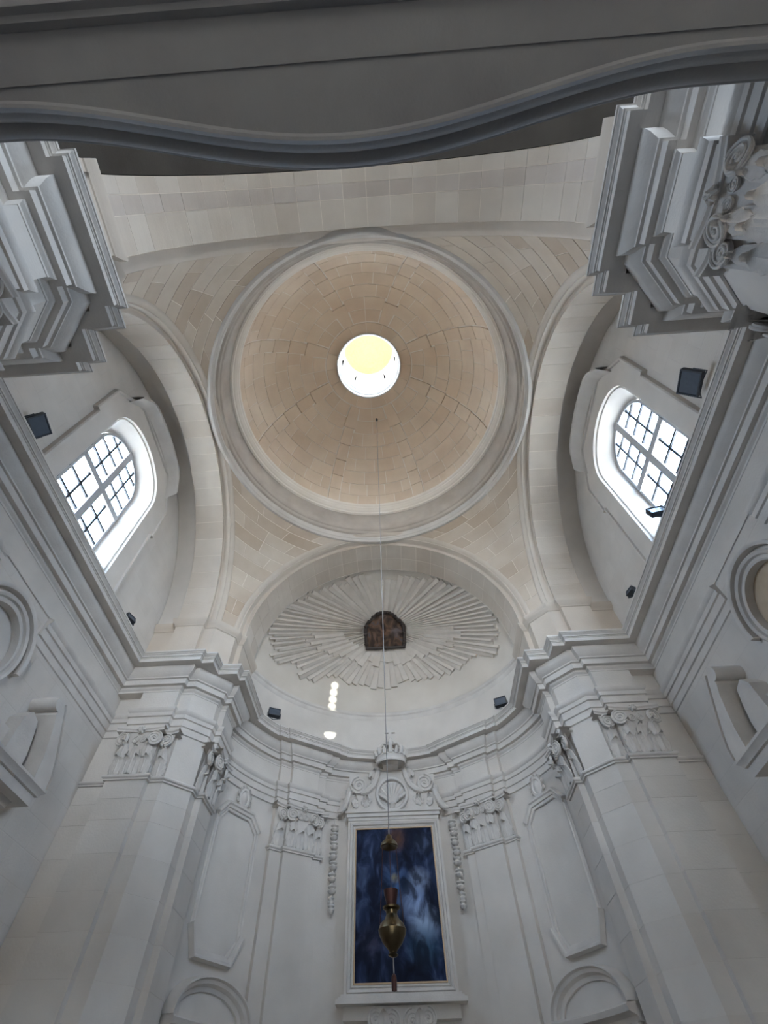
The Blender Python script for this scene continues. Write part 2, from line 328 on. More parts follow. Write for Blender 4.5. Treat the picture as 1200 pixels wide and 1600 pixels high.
# ------------------------------------------------------------------ dome
DZ, DR, DH, OR = 13.4, 3.38, 2.79, .96
def dome_pt(az, t, d):            # t: 0 at the springing, 1 at the oculus (angle along the profile)
    el = t*acos(OR/DR); r = (DR-d)*cos(el); return (r*cos(az), YC+r*sin(az), DZ+(DH-d)*sin(el))
ce = MB().grid([[dome_pt(2*pi*i/128, j/30, -.010) for j in range(31)] for i in range(128)], True).build('ceiling', MORT); struct(ce)
tb = [0, .13, .26, .385, .5, .61, .715, .815, .91]
for k in range(8):
    mid = R(22.5+45*k); hw0 = .17
    tr = [0, .16, .31, .46, .6, .74, .91]
    for a, b in zip(tr, tr[1:]):
        rm = DR*cos((a+b)/2*acos(OR/DR)); w = hw0/rm
        block(dome_pt, mid-w, mid+w, a, b, .004/rm, .002, .03, 2, 3, .03).build('stone_block', DOME, ce)
    for j, (a, b) in enumerate(zip(tb, tb[1:])):
        rm = DR*cos((a+b)/2*acos(OR/DR)); w = (hw0+.014)/rm
        lo, hi = mid+w, mid+R(45)-w; n = max(1, round((hi-lo)*rm/.62)); ph = .5*(j % 2)
        cuts = sorted({lo, hi, *[lo+(hi-lo)*(i+ph)/n for i in range(0 if ph else 1, n)]})
        for u0, u1 in zip(cuts, cuts[1:]):
            block(dome_pt, u0, u1, a, b, .008/rm, .0024, .02, 3, 3, random.uniform(-.004, .004)).build('stone_block', DOME, ce)
for k in range(16):
    block(dome_pt, 2*pi*k/16, 2*pi*(k+1)/16, .915, 1, .005, .001, .02, 2, 2, .006).build('stone_block', DOME, ce)
tn += 1; e = sroot('trim_%d' % tn, (0, YC, 12))
MB().lathe([(3.84, 12.08), (3.77, 12.03), (3.71, 12.02), (3.685, 12.05), (3.68, 12.08), (3.66, 12.10), (3.655, 12.25), (3.62, 12.27)], (0, YC), 96).build('ring_moulding', PALE, e)
MB().lathe([(3.66, 12.25), (3.60, 12.27), (3.585, 12.30), (3.585, 12.36), (3.55, 12.39), (3.54, 12.44), (3.57, 12.47), (3.575, 12.75), (3.54, 12.95), (3.50, 13.06)], (0, YC), 96).build('ring_frieze', RING, e)
MB().lathe([(3.50, 13.04), (3.45, 13.06), (3.44, 13.12), (3.41, 13.14), (3.39, 13.19), (3.365, 13.22), (3.365, 13.29), (3.345, 13.31), (3.335, 13.36), (3.335, 13.40), (3.42, 13.42)], (0, YC), 96).build('ring_cornice', MORT, e)
# lantern
lt = sroot('lantern', (0, YC, 16.07))
MB().lathe([(.99, 16.02), (.955, 16.03), (.94, 16.07), (.94, 16.14), (.91, 16.16), (.89, 16.2), (.89, 16.3), (.86, 16.32), (.86, 16.5)], (0, YC), 48).build('collar', WHITE, lt)
lz0, lz1 = 16.75, 17.65
for k in range(8):
    a = 2*pi*k/8+R(22.5)
    for q, (z0, z1, h) in enumerate(((16.5, lz0, R(22.5)), (lz1, 17.85, R(22.5)))):
        MB().lathe([(.86, z0), (.86, z1), (1.05, z1), (1.05, z0), (.86, z0)], (0, YC), 4, a-h, a+h).build('lantern_wall', WHITE, lt)
    MB().lathe([(.86, lz0), (.86, lz1), (1.05, lz1), (1.05, lz0), (.86, lz0)], (0, YC), 3, a-R(10), a+R(10)).build('lantern_pier', WHITE, lt)
MB().lathe([(.90, 17.85), (.84, 17.86), (.82, 17.92), (.86, 17.95)], (0, YC), 48).build('lantern_cornice', WHITE, lt)
MB().lathe([(.86*cos(pi/2*i/10), 17.95+.62*sin(pi/2*i/10)) for i in range(11)], (0, YC), 48).build('cupola', YELL, lt)
MB().lathe([(1.08*cos(pi/2*i/8), 17.8+.95*sin(pi/2*i/8)) for i in range(9)], (0, YC), 32).build('cupola_roof', ROOF, lt)
MB().lathe([(1.3, 16.5), (1.0, 16.62)], (0, YC), 32).build('lantern_base', ROOF, lt)

# ------------------------------------------------------------------ arches, pendentives
ARC_PROF = [(3.83, 3.14), (3.84, 3.16), (3.84, 3.235), (3.82, 3.25), (3.72, 3.25), (3.69, 3.262), (3.69, 3.285), (3.66, 3.30), (3.62, 3.325), (3.60, 3.36), (3.60, 3.395), (3.585, 3.41), (3.585, 3.44), (3.66, 3.46)]
def place(ori):                     # local (s along arch, axis distance a, height z) -> world for the four arches
    return {'right': lambda s, a, z: (a, YC+s, z), 'left': lambda s, a, z: (-a, YC+s, z),
            'front': lambda s, a, z: (s, YC+a, z), 'back': lambda s, a, z: (s, YC-a, z)}[ori]
for ori, a_end, rows in (('right', XP, 1), ('left', XP, 1), ('front', 4.75, 2), ('back', 4.75, 2)):
    P = place(ori); tn += 1; e = sroot('trim_%d' % tn, P(0, 3.8, ZS))
    N = 64
    MB().grid([[P(r*cos(pi*i/N), a, ZS+r*sin(pi*i/N)) for a, r in ARC_PROF] for i in range(N+1)]).build('archivolt', ARCH, e)
    f = lambda u, v, d: P((3.14-d)*cos(u), v, ZS+(3.14-d)*sin(u))
    MB().grid([[f(pi*i/N, v, -.005) for v in (3.83, a_end)] for i in range(N+1)]).build('soffit', MORT, e)
    nb = 23
    cut = [3.83, a_end] if rows == 1 else ([3.83, 4.31, a_end] if ori == 'front' else [3.83, 4.30, 4.54, a_end])
    for r_ in range(len(cut)-1):
        for k in range(nb):
            block(f, pi*k/nb, pi*(k+1)/nb, cut[r_], cut[r_+1], .0016, .005, .015, 3, 1, random.uniform(-.003, .003)).build('voussoir', STAIN if len(cut) == 4 and r_ == 1 else ARCH, e, 0)
    if rows == 1:                   # deeper outer order over the lunette
        MB().grid([[P(r*cos(pi*i/N), a, ZS+r*sin(pi*i/N)) for a, r in ((XP, 3.14), (XP, 3.31), (XW+.02, 3.31))] for i in range(N+1)]).build('outer_order', PALE, e)
RS = 4.93
def pend(u, v, d, q=0):
    h = v; rr = sqrt(max(RS*RS-h*h, 1e-6)); lim = acos(min(1, 3.60/rr)) if rr > 3.60 else 0
    a = lim+(pi/2-2*lim)*u+q*pi/2
    k = (RS-d)/RS; return (rr*k*cos(a), YC+rr*k*sin(a), ZS+h*k)
hz = [.0, .42, .84, 1.22, 1.58, 1.92, 2.22, 2.5, 2.76, 3.0, 3.24]
for q in range(4):
    f = lambda u, v, d: pend(u, v, d, q)
    pe = struct(MB().grid([[f(u/28, .02+3.26*v/32, -.008) for u in range(29)] for v in range(33)]).build('ceiling', MORT))
    for j, (a, b) in enumerate(zip(hz, hz[1:])):
        rr = sqrt(RS*RS-((a+b)/2)**2); lim = acos(min(1, 3.6/rr)); ln = rr*(pi/2-2*lim); n = max(1, round(ln/.78)); ph = .5*(j % 2)
        cuts = sorted({0, 1, *[(i+ph)/n for i in range(0 if ph else 1, n)]})
        for u0, u1 in zip(cuts, cuts[1:]):
            block(f, u0, u1, a, b, .008/ln, .008, .016, 3, 2, random.uniform(-.003, .003)).build('stone_block', PEND, pe)

# ------------------------------------------------------------------ apse half dome with its sunburst
SR = 3.42
ANG0 = -R(72)
hd = MB(); yf = 8.62
G = []
for i in range(33):
    row = []
    for j in range(17):
        az = pi*i/32; el = (pi/2)*j/16      # hemisphere, then cut at the arch
        x = SR*cos(el)*cos(az); y = SR*cos(el)*sin(az); z = SR*sin(el); row.append((x, AC+y, ZS+z))
    G.append(row)
hd.grid(G)
hd.grid([[(SR*cos(pi*i/32), y, ZS+SR*sin(pi*i/32)) for y in (yf, AC)] for i in range(33)])
struct(hd.build('ceiling', stone('half_dome_plaster', (.60, .545, .475), (.68, .625, .555))))
struct(MB().grid([[(r*cos(pi*i/48), 9.06, ZS+r*sin(pi*i/48)) for r in (3.13, 3.6)] for i in range(49)]).build('trim_%d' % (tn+1), PALE)); tn += 1
PP = V((.012, .772, .635)).normalized(); EE = (V((1, 0, 0))-PP*PP.x).normalized(); UU = EE.cross(PP)*1.0
if UU.z < 0: UU = -UU
def sph(a, b, d): q = cos(a)*PP+sin(a)*(cos(b)*EE+sin(b)*UU); return (q.x*(SR-d), AC+q.y*(SR-d), ZS+q.z*(SR-d))
def sphm(x, y, d):                 # metres along the surface around the tablet
    return sph(sqrt(x*x+y*y)/SR, atan2(y, x), d)
sb = thing('sunburst_relief', sph(0, 0, 0), 'large carved oval sunburst of stone rays spread over the half dome of the apse', 'relief')
SUNM = stone('sunburst_stone', (.60, .545, .48), (.68, .62, .555), scale=4)
def ray(t, f0, f1, w, h0, h1):
    A_, B_ = R(71), R(29.5)
    ex, ey = A_*cos(t), B_*sin(t); b = atan2(ey, ex); L = sqrt(ex*ex+ey*ey)
    wd = w*(.45+.9*abs(sin(b))**2) if False else w
    n = 4; G = []
    for i in range(n+1):
        fr = f0+(f1-f0)*i/n; a = L*fr; half_w = wd*(.35+.65*fr)/max(sin(a), .05)/SR
        G.append([sph(a, b-half_w, -.01), sph(a, b-half_w, h0), sph(a, b+half_w, h1), sph(a, b+half_w, -.01)])
    m = MB().grid(G); m.face(G[0]); m.face(G[-1]); return m
NR = 120
cl = 1
for k in range(NR):
    t = 2*pi*k/NR
    if k % 4 == 0: cl = random.uniform(.86, 1.0)
    ln = cl-random.uniform(0, .05)
    sp_ = 2*pi/NR; A_, B_ = R(71), R(29.5)
    ex, ey = A_*cos(t), B_*sin(t); L = sqrt(ex*ex+ey*ey)
    db = (A_*B_/(L*L))*sp_; w = db*sin(L)*SR*.46
    if t > pi: f0 = .42
    else: f0 = .2
    ray(t, .16, ln, w*.93, .035+.05*(k % 2), .03+.05*random.random()).build('ray', SUNM, sb, 0)
for k in range(34):
    t = pi+pi*(k+.5)/34; db = R(71)*R(29.5)/((R(71)*cos(t))**2+(R(29.5)*sin(t))**2)*pi/34
    L = sqrt((R(71)*cos(t))**2+(R(29.5)*sin(t))**2)
    ray(t, .3, random.uniform(.5, .6), db*sin(L*.55)*SR*.72, .10, .08+.04*(k % 2)).build('ray', SUNM, sb, 0)
TBL = [(-.60, -.56), (.60, -.56), (.63, -.3), (.62, .05), (.57, .22), (.42, .36), (.28, .5), (.12, .57), (-.12, .57), (-.28, .5), (-.42, .36), (-.57, .22), (-.62, .05), (-.63, -.3)]
tp = thing('apse_painting', sph(0, 0, .1), 'small dark round-topped painting in the middle of the carved sunburst', 'painting')
MB().grid([[sphm(x*k, y*k, d) for x, y in TBL] for k, d in ((1, -.02), (1, .17), (.96, .2), (.9, .2), (.87, .18), (.86, .12))], False, True).build('frame', BROWNF, tp)
MB().prism([(x*.86, y*.86) for x, y in TBL], sphm, .10, .13).build('canvas', picture_mat('small_picture', ((.3, (.03, .022, .018)), (.48, (.085, .055, .04)), (.6, (.17, .10, .065)), (.72, (.10, .10, .11))), ((0.06, 10.38, 10.85, .2, (.26, .13, .08), 1.4), (-.25, 10.4, 10.75, .24, (.20, .12, .09), 1.3), (.36, 10.4, 10.8, .22, (.19, .18, .20), 1.3), (.05, 10.1, 11.2, .2, (.2, .16, .14), 1.2)), 4.5, 1.2), tp)
for i in range(14):                # carved lumps of the rim
    a, b = TBL[i], TBL[(i+1) % 14]
    p = V(sphm((a[0]+b[0])/2*.95, (a[1]+b[1])/2*.95, .19)); m = MB(); m.lathe([(.001, -.05), (.05, -.03), (.07, 0), (.05, .03), (.001, .05)], (0, 0), 8)
    link('rim_boss', m.mesh('rim_boss', BROWNF), tp, Matrix.Translation(p)).matrix_parent_inverse = OFF[tp.name]

# ------------------------------------------------------------------ windows
def clip(poly, cv):
    out = poly
    for i in range(len(cv)):
        a, b = cv[i], cv[(i+1) % len(cv)]; res = []
        ins = lambda p: (b[0]-a[0])*(p[1]-a[1])-(b[1]-a[1])*(p[0]-a[0]) >= -1e-9
        for j in range(len(out)):
            p, q = out[j], out[(j+1) % len(out)]
            if ins(p): res.append(p)
            if ins(p) != ins(q):
                den = (b[0]-a[0])*(q[1]-p[1])-(b[1]-a[1])*(q[0]-p[0]); t = ((b[0]-a[0])*(a[1]-p[1])-(b[1]-a[1])*(a[0]-p[0]))/den
                res.append((p[0]+t*(q[0]-p[0]), p[1]+t*(q[1]-p[1])))
        out = res
        if not out: return []
    o2 = []
    for p in out:
        if not o2 or abs(p[0]-o2[-1][0])+abs(p[1]-o2[-1][1]) > 1e-4: o2.append(p)
    return o2
for sx, nm, side in ((1, 'window_1', 'right'), (-1, 'window_2', 'left')):
    w = sroot(nm, (sx*5.4, WIN_Y, 8.3)); mp = lambda a, b, d: (sx*(5.40-d), a, b)
    MB().grid([[(sx*XW, *OUT_IN[i]), (sx*5.44, *GL[i])] for i in range(len(GL))], True).build('reveal', PALE, w)
    MB().grid([[(sx*(XW-.03), y, z) for y, z in OUT_IN], [(sx*(XW-.03), WIN_Y+(y-WIN_Y)*.985, 9.7+(z-9.7)*.99) for y, z in OUT_IN]], False, True).build('inner_bead', TRIM, w)
    inner = opening(WIN_Y+.03, .745, 8.36, 10.27, .68)
    MB().grid([[mp(*p, .04) for p in GL], [mp(*p, .04) for p in inner], [mp(*p, -.03) for p in inner], [mp(*p, -.03) for p in GL]], False, True).build('frame', WOOD, w)
    yc = WIN_Y+.03
    MB().box(sx*5.33, sx*5.45, yc-.075, yc+.075, 8.3, 10.99).build('mullion', WOOD, w)
    MB().box(sx*5.335, sx*5.445, yc-.77, yc+.77, 9.48, 9.625).build('transom', WOOD, w)
    ys = [yc-.77, yc-.38, yc, yc+.38, yc+.77]; zs = [8.33, 8.72, 9.12, 9.555, 9.95, 10.33, 10.68, 11.02]
    for y in (ys[1], ys[3]):
        top = 10.27+.7*sqrt(1-((y-yc)/.77)**2); MB().box(sx*5.38, sx*5.42, y-.024, y+.024, 8.33, top).build('glazing_bar', IRON, w)
    for z in (zs[1], zs[2], zs[4], zs[5], zs[6]):
        hw = .77 if z < 10.27 else .77*sqrt(1-((z-10.27)/.72)**2)
        MB().box(sx*5.382, sx*5.418, yc-hw, yc+hw, z-.024, z+.024).build('glazing_bar', IRON, w)
    for y0, y1 in zip(ys, ys[1:]):
        for z0, z1 in zip(zs, zs[1:]):
            pl = clip([(y0, z0), (y1, z0), (y1, z1), (y0, z1)], inner)
            if len(pl) > 2: MB().prism(pl, mp, -.003, .003).build('pane', GLASS, w, 0)
    # shouldered surround with a hood
    hd_ = thing('window_surround', (sx*4.98, WIN_Y, 8.0), 'raised stone surround with eared hood round the %s arched window' % ('bluish right-hand' if sx > 0 else 'left-hand'), 'window surround')
    sur = [(WIN_Y-1.46, 7.95), (WIN_Y-1.46, 9.85), (WIN_Y-1.53, 9.85), (WIN_Y-1.53, 10.75), (WIN_Y-1.15, 11.2), (WIN_Y-1.1, 11.5), (WIN_Y+1.1, 11.5), (WIN_Y+1.15, 11.2), (WIN_Y+1.53, 10.75), (WIN_Y+1.53, 9.85), (WIN_Y+1.46, 9.85), (WIN_Y+1.46, 7.95)]
    o_in = [(WIN_Y-.03-1.03, 7.95), (WIN_Y-.03-1.03, 10.36)]+[(WIN_Y-.03-1.03*cos(pi*i/16), 10.36+.76*sin(pi*i/16)) for i in range(1, 17)]+[(WIN_Y-.03+1.03, 7.95)]
    loop = sur+o_in[::-1]
    planar('panel', PALE, loop, [], lambda a, b: (sx*(XW-.07), a, b), hd_)
    MB().grid([[(sx*(XW-.07), *p), (sx*XW, *p)] for p in loop], True).build('panel_edge', PALE, hd_)
    rim = [(a-.0, b) for a, b in sur]
    sweep_pts = [[(sx*(XW-d), YC+(a-YC)*k, 9.5+(b-9.5)*k2) for a, b in rim] for d, k, k2 in ((.07, .955, .965), (.11, .96, .97), (.11, .985, .99), (.09, 1.0, 1.0), (0, 1.005, 1.005))]
    MB().grid(sweep_pts).build('rim_moulding', TRIM, hd_)
    hood = [(.02, 11.42), (.12, 11.44), (.16, 11.50), (.24, 11.55), (.30, 11.62), (.30, 11.70), (0, 11.74)]
    hp = [(WIN_Y-1.18, 10.95-11.42), (WIN_Y-.95, -.12)]+[(WIN_Y-.8+1.6*i/8, .10*sin(pi*i/8)) for i in range(9)]+[(WIN_Y+.95, -.12), (WIN_Y+1.18, 10.95-11.42)]
    MB().grid([[(sx*(XW-d), y, min(z+dz, 12.1)) for y, dz in hp] for d, z in hood]).build('hood', TRIM, hd_)

# ------------------------------------------------------------------ capitals
def leaf_mesh(nm):
    nu, nv = 6, 8; G = []; B = []
    for j in range(nv+1):
        v = j/nv; w = .5*(.62+.5*sin(pi*min(1, v*1.15)))*(1-.55*max(0, v-.7)/.3)
        if j % 2: w *= .84
        y = .18+.12*v; z = v
        if v > .6: q = (v-.6)/.4; y += .62*q**1.6; z = .6+.36*sin(q*pi*.62)
        row = []; bk = []
        for i in range(nu+1):
            u = i/nu*2-1; rid = .10*(1-abs(u))+(.05 if i % 2 else 0)
            row.append((u*w, y+rid, z-.05*abs(u)**2)); bk.append((u*w, y-.12, z-.05*abs(u)**2-.02))
        G.append(row); B.append(bk)
    m = MB(); m.grid(G); m.grid(B)
    m.grid([[G[j][0], B[j][0]] for j in range(nv+1)]); m.grid([[G[j][-1], B[j][-1]] for j in range(nv+1)]); m.grid([G[-1], B[-1]])
    return m.mesh(nm, TRIM, 50)
def volute_mesh(nm, hand):
    m = MB(); m.lathe([(.001, -.22), (.9, -.22), (.97, -.1), (.9, .0), (.001, .02)], (0, 0), 20)
    m.v = [(x, z, y) for x, y, z in m.v]
    P = []; rr = []
    for i in range(44):
        a = i/43*2.4*2*pi; r = .93*(1-i/43)**.85+.1; P.append((hand*r*cos(a+pi/2), .06, r*sin(a+pi/2))); rr.append(.125-.05*i/43)
    m.tube(P, rr, 6)
    m2 = MB(); m2.lathe([(.001, .17), (.1, .14), (.14, .05), (.14, 0)], (0, 0), 10); k = len(m.v)
    m.v += [(x, z, y) for x, y, z in m2.v]; m.f += [tuple(k+i for i in f) for f in m2.f]
    return m.mesh(nm, TRIM, 45)
LEAF = leaf_mesh('acanthus_leaf'); VOL = {1: volute_mesh('volute', 1), -1: volute_mesh('volute', -1)}
def rosette_mesh():
    m = MB()
    for k in range(6):
        a = k*pi/3; m.tube([(0, .1, 0), (.5*cos(a), .22, .5*sin(a)), (.95*cos(a), .1, .95*sin(a))], [.2, .34, .14], 6)
    m.tube([(0, 0, 0), (0, .4, 0)], [.34, .2], 8); return m.mesh('fleuron', TRIM, 50)
ROS = rosette_mesh()
def frame_mat(o, t, n, sx_, sy_, sz_, rz=0.0):
    t, n = V((t[0], t[1], 0)), V((n[0], n[1], 0))
    if t.cross(n).z < 0: t = -t
    M = Matrix(((t.x, n.x, 0, o[0]), (t.y, n.y, 0, o[1]), (0, 0, 1, o[2]), (0, 0, 0, 1)))
    return M @ Matrix.Rotation(rz, 4, 'Z') @ Matrix.Diagonal((sx_, sy_, sz_, 1))
def part(nm, me, root, M):
    o = bpy.data.objects.new(nm, me); COL.objects.link(o); o.parent = root; o.matrix_parent_inverse = OFF[root.name]; o.matrix_basis = M; return o
def cap_face(root, p, q, n, z0=5.45, z1=6.2):
    p, q, n = V(p), V(q), V(n).normalized(); t = (q-p).normalized(); L = (q-p).length
    if t.x*n.y-t.y*n.x < 0: p, q, t = q, p, -t
    W_ = lambda u, w, z: (p.x+t.x*u+n.x*w, p.y+t.y*u+n.y*w, z)
    m = MB(); m.grid([[W_(u, w, z) for u in (-.0, L)] for w, z in ((.0, z0), (.03, z0+.02), (.03, z0+.3), (.06, z0+.5), (.10, z1-.07), (0, z1-.06))])
    m.build('bell', TRIM, root)
    nn = 8; ab = [W_(-.08+(L+.16)*i/nn, .17-.05*sin(pi*i/nn), 0) for i in range(nn+1)]
    m = MB(); m.grid([[(x, y, z) for x, y, _ in ab] for z in (z1-.075, z1-.05)]); m.grid([[(x-n.x*d, y-n.y*d, z) for x, y, _ in ab] for d, z in ((0, z1-.05), (-.02, z1-.03), (-.02, z1), (.2, z1))])
    m.grid([[(x-n.x*d, y-n.y*d, z1-.075) for x, y, _ in ab] for d in (0, .2)])
    m.build('abacus', TRIM, root)
    wide = L > .4
    r = .125 if wide else .115
    ends = (-1, 1) if wide else (1 if cap_face.hand > 0 else -1,)
    for s in ends:
        u = L-.06 if s > 0 else .06
        if not wide: u = L/2
        part('volute', VOL[-s], root, frame_mat(W_(u, .13, z1-.20), t, n, r, .13, r, -s*R(18) if wide else 0))
    if wide:
        for s in (-1, 1): part('volute', VOL[s], root, frame_mat(W_(L/2+s*.07, .085, z1-.19), t, n, .06, .07, .06))
        part('fleuron', ROS, root, frame_mat(W_(L/2, .13, z1-.05), t, n, .075, .12, .075))
        for k in range(2): part('acanthus_leaf', LEAF, root, frame_mat(W_(L*(.2+.6*k), .05, z0+.26), t, n, .17, .17, .25))
    k1 = max(1, round(L/.19))
    for k in range(k1): part('acanthus_leaf', LEAF, root, frame_mat(W_(L*(k+.5)/k1, .01, z0), t, n, L/k1*1.02, .15, .30))
    k2 = max(1, k1-1) if wide else 1
    for k in range(k2):
        part('acanthus_leaf', LEAF, root, frame_mat(W_(L*(k+.5)/k2 if wide else L/2, .02, z0+.02), t, n, min(.19, L/k2*.9), .15, .47))
cap_face.hand = 1
CAPL = {(1, 1, 'A'): 'carved leafy capital on the right front pier facing the nave, brightly lit',
        (1, 1, 'B'): 'carved capital of the right front pier turned in towards the apse',
        (-1, 1, 'A'): 'greyer leafy capital on the left front pier facing the nave, with pinkish stains',
        (-1, 1, 'B'): 'carved capital of the left front pier turned in towards the apse',
        (1, -1, 'A'): 'dark capital high on the near right pier, lowest scroll hanging over the side cornice',
        (1, -1, 'B'): 'large dark scrolled capital at the top right edge under the stepped cornice',
        (-1, -1, 'A'): 'dark capital on the near left pier turned towards the left-hand window',
        (-1, -1, 'B'): 'bluish capital at the left edge under the near stepped cornice'}
for sx in (1, -1):
    for sy in (1, -1):
        m_ = lambda p: (sx*p[0], YC+sy*p[1])
        for kd in 'AB':
            mid = m_((4.1, 3.14)) if kd == 'A' else m_((3.14, 4.1))
            r = thing('pilaster_capital', (*mid, 5.45), CAPL[(sx, sy, kd)], 'capital', 'pilaster capitals')
            cap_face.hand = sx*sy*(1 if kd == 'A' else -1)
            if kd == 'A':
                cap_face(r, m_((3.85, 3.14)), m_((XP, 3.14)), (0, -sy)); cap_face(r, m_((3.63, 3.25)), m_((3.85, 3.25)), (0, -sy))
            else:
                cap_face(r, m_((3.14, 3.85)), m_((3.14, 4.44)), (-sx, 0)); cap_face(r, m_((3.25, 3.63)), m_((3.25, 3.85)), (-sx, 0))
for s in (1, -1):
    r = thing('pilaster_capital', (s*ap(35, 3.3)[0], ap(35, 3.3)[1], 5.45), 'carved leafy capital on the apse pilaster %s of the blue painting' % ('right' if s > 0 else 'left'), 'capital', 'pilaster capitals')
    A_, B_ = ap(30, 3.25), ap(41, 3.25); n = (-s*sin(R(35.5)), -cos(R(35.5)))
    cap_face.hand = s; cap_face(r, (s*A_[0], A_[1]), (s*B_[0], B_[1]), n)
    A_, B_ = ap(41, 3.34), ap(45.5, 3.34); cap_face(r, (s*A_[0], A_[1]), (s*B_[0], B_[1]), (-s*sin(R(43)), -cos(R(43))))
    cap_face.hand = -s; A_, B_ = ap(26.5, 3.33), ap(30, 3.33); cap_face(r, (s*A_[0], A_[1]), (s*B_[0], B_[1]), (-s*sin(R(28)), -cos(R(28))))

# ------------------------------------------------------------------ apse wall panels, medallions, pediments over the doors
def cyl(s, a, z, d, r=AR): return ((r-d)*s*sin(R(a)), AC+(r-d)*cos(R(a)), z)
def ring_sweep(mb, loop, prof, mp, closed=True):
    """frame of mitred mouldings round a closed convex loop given in (angle-metres, z)"""
    n = len(loop); rows = []
    for o, d in prof:
        row = []
        for i in range(n):
            a, b, c = V(loop[i-1]), V(loop[i]), V(loop[(i+1) % n])
            e1, e2 = (b-a).normalized(), (c-b).normalized(); n1, n2 = V((e1.y, -e1.x)), V((e2.y, -e2.x)); k = 1+n1.dot(n2)
            p = b+(n1+n2)*(o/k); row.append(mp(p.x, p.y, d))
        rows.append(row)
    mb.grid(rows, False, closed); return mb
DEG = AR*R(1)
for s, sd in ((1, 'right'), (-1, 'left')):
    mp = lambda x, z, d: cyl(s, x/DEG, z, d)
    fr = thing('wall_panel', mp(59.5*DEG, 3.7, 0), 'tall eight-sided moulded panel on the apse wall %s of the painting' % sd, 'wall panel', 'apse wall panels')
    loop = [(x*DEG, z) for x, z in ((51, 3.95), (54, 3.72), (65, 3.72), (68, 3.95), (68, 5.55), (64.5, 5.76), (54.5, 5.76), (51, 5.55))]
    if True: ring_sweep(MB(), loop, [(-.04, 0), (-.03, .025), (0, .03), (.02, .015), (.05, .03), (.07, .0)], mp).build('panel_moulding', TRIM, fr)
    for lp, up in ((([(50.2, 4.02), (53.2, 3.68), (65.8, 3.68), (68.8, 4.02)]), 0), (([(68.8, 5.58), (65, 5.82), (54, 5.82), (50.2, 5.58)]), 1)):
        P2 = [(x*DEG, z) for x, z in lp]; rows = []
        for o, d in ((-.05, 0), (-.04, .05), (0, .06), (.02, .085), (.05, .09), (.06, .05), (.07, .0)):
            q = offset(P2, o, -1); rows.append([mp(p.x, p.y, d) for p in q])
        m = MB().grid(rows)
        for e_ in (0, -1): m.face([r_[e_] for r_ in rows])
        m.build('base_moulding' if not up else 'top_moulding', TRIM, fr)
    md = thing('cartouche', mp(59*DEG, 6.05, 0), 'small oval carved cartouche above the %s apse wall panel' % sd, 'cartouche', 'apse cartouches')
    cm = lambda a, rx, rz, d: mp(59*DEG+rx*cos(a), 6.05+rz*sin(a), d)
    MB().grid([[cm(2*pi*i/24, rx, rz, d) for i in range(24)] for rx, rz, d in ((.15, .18, 0), (.15, .18, .06), (.11, .14, .075), (.09, .12, .05), (.04, .06, .08), (.002, .002, .09))], False, True).build('oval_boss', TRIM, md)
    for k in range(10):
        a = 2*pi*k/10+.3; c_ = V(cm(a, .16, .19, .05)); n_ = (-s*sin(R(59)), -cos(R(59)))
        part('scroll', VOL[1 if k % 2 else -1], md, frame_mat(c_, (n_[1], -n_[0]), n_, .05, .09, .05))
    dp = thing('arched_pediment', mp(58.5*DEG, 2.8, 0), 'round-topped stone pediment at the bottom %s below the apse panel' % sd, 'pediment', 'apse pediments')
    ac = [(58*DEG+.74*cos(pi*i/20), 2.98+.42*sin(pi*i/20)) for i in range(21)]
    pr = ((-.10, 0), (-.09, .06), (-.04, .08), (-.01, .14), (.03, .16), (.05, .2), (.07, .2), (.08, .0))
    rows = [[mp(p.x, p.y, d) for p in offset(ac, o, -1)] for o, d in pr]
    MB().grid(rows).build('arched_moulding', TRIM, dp)
    MB().prism([(58*DEG+.66*cos(pi*i/14), 2.98+.35*sin(pi*i/14)) for i in range(15)], mp, -.02, .02).build('tympanum', PALE, dp)
    rows = [[mp(58*DEG+x, z, d) for x in [-.8+1.6*i/10 for i in range(11)]] for d, z in ((0, 2.80), (.08, 2.81), (.1, 2.86), (.2, 2.9), (.22, 2.96), (.2, 2.98), (0, 3.0))]
    m = MB().grid(rows)
    for e_ in (0, -1): m.face([r_[e_] for r_ in rows])
    m.build('base_cornice', TRIM, dp)
    for x0 in (-.72, .6): MB().box(58*DEG+x0, 58*DEG+x0+.13, -.0, .08, 0, 2.82, lambda a, b, c: mp(a, c, b)).build('jamb', TRIM, dp)
    MB().box(58*DEG-.6, 58*DEG+.6, .0, .03, 0, 2.8, lambda a, b, c: mp(a, c, b)).build('door_leaf', plain('dark_wood', (.08, .055, .04), .6), dp)
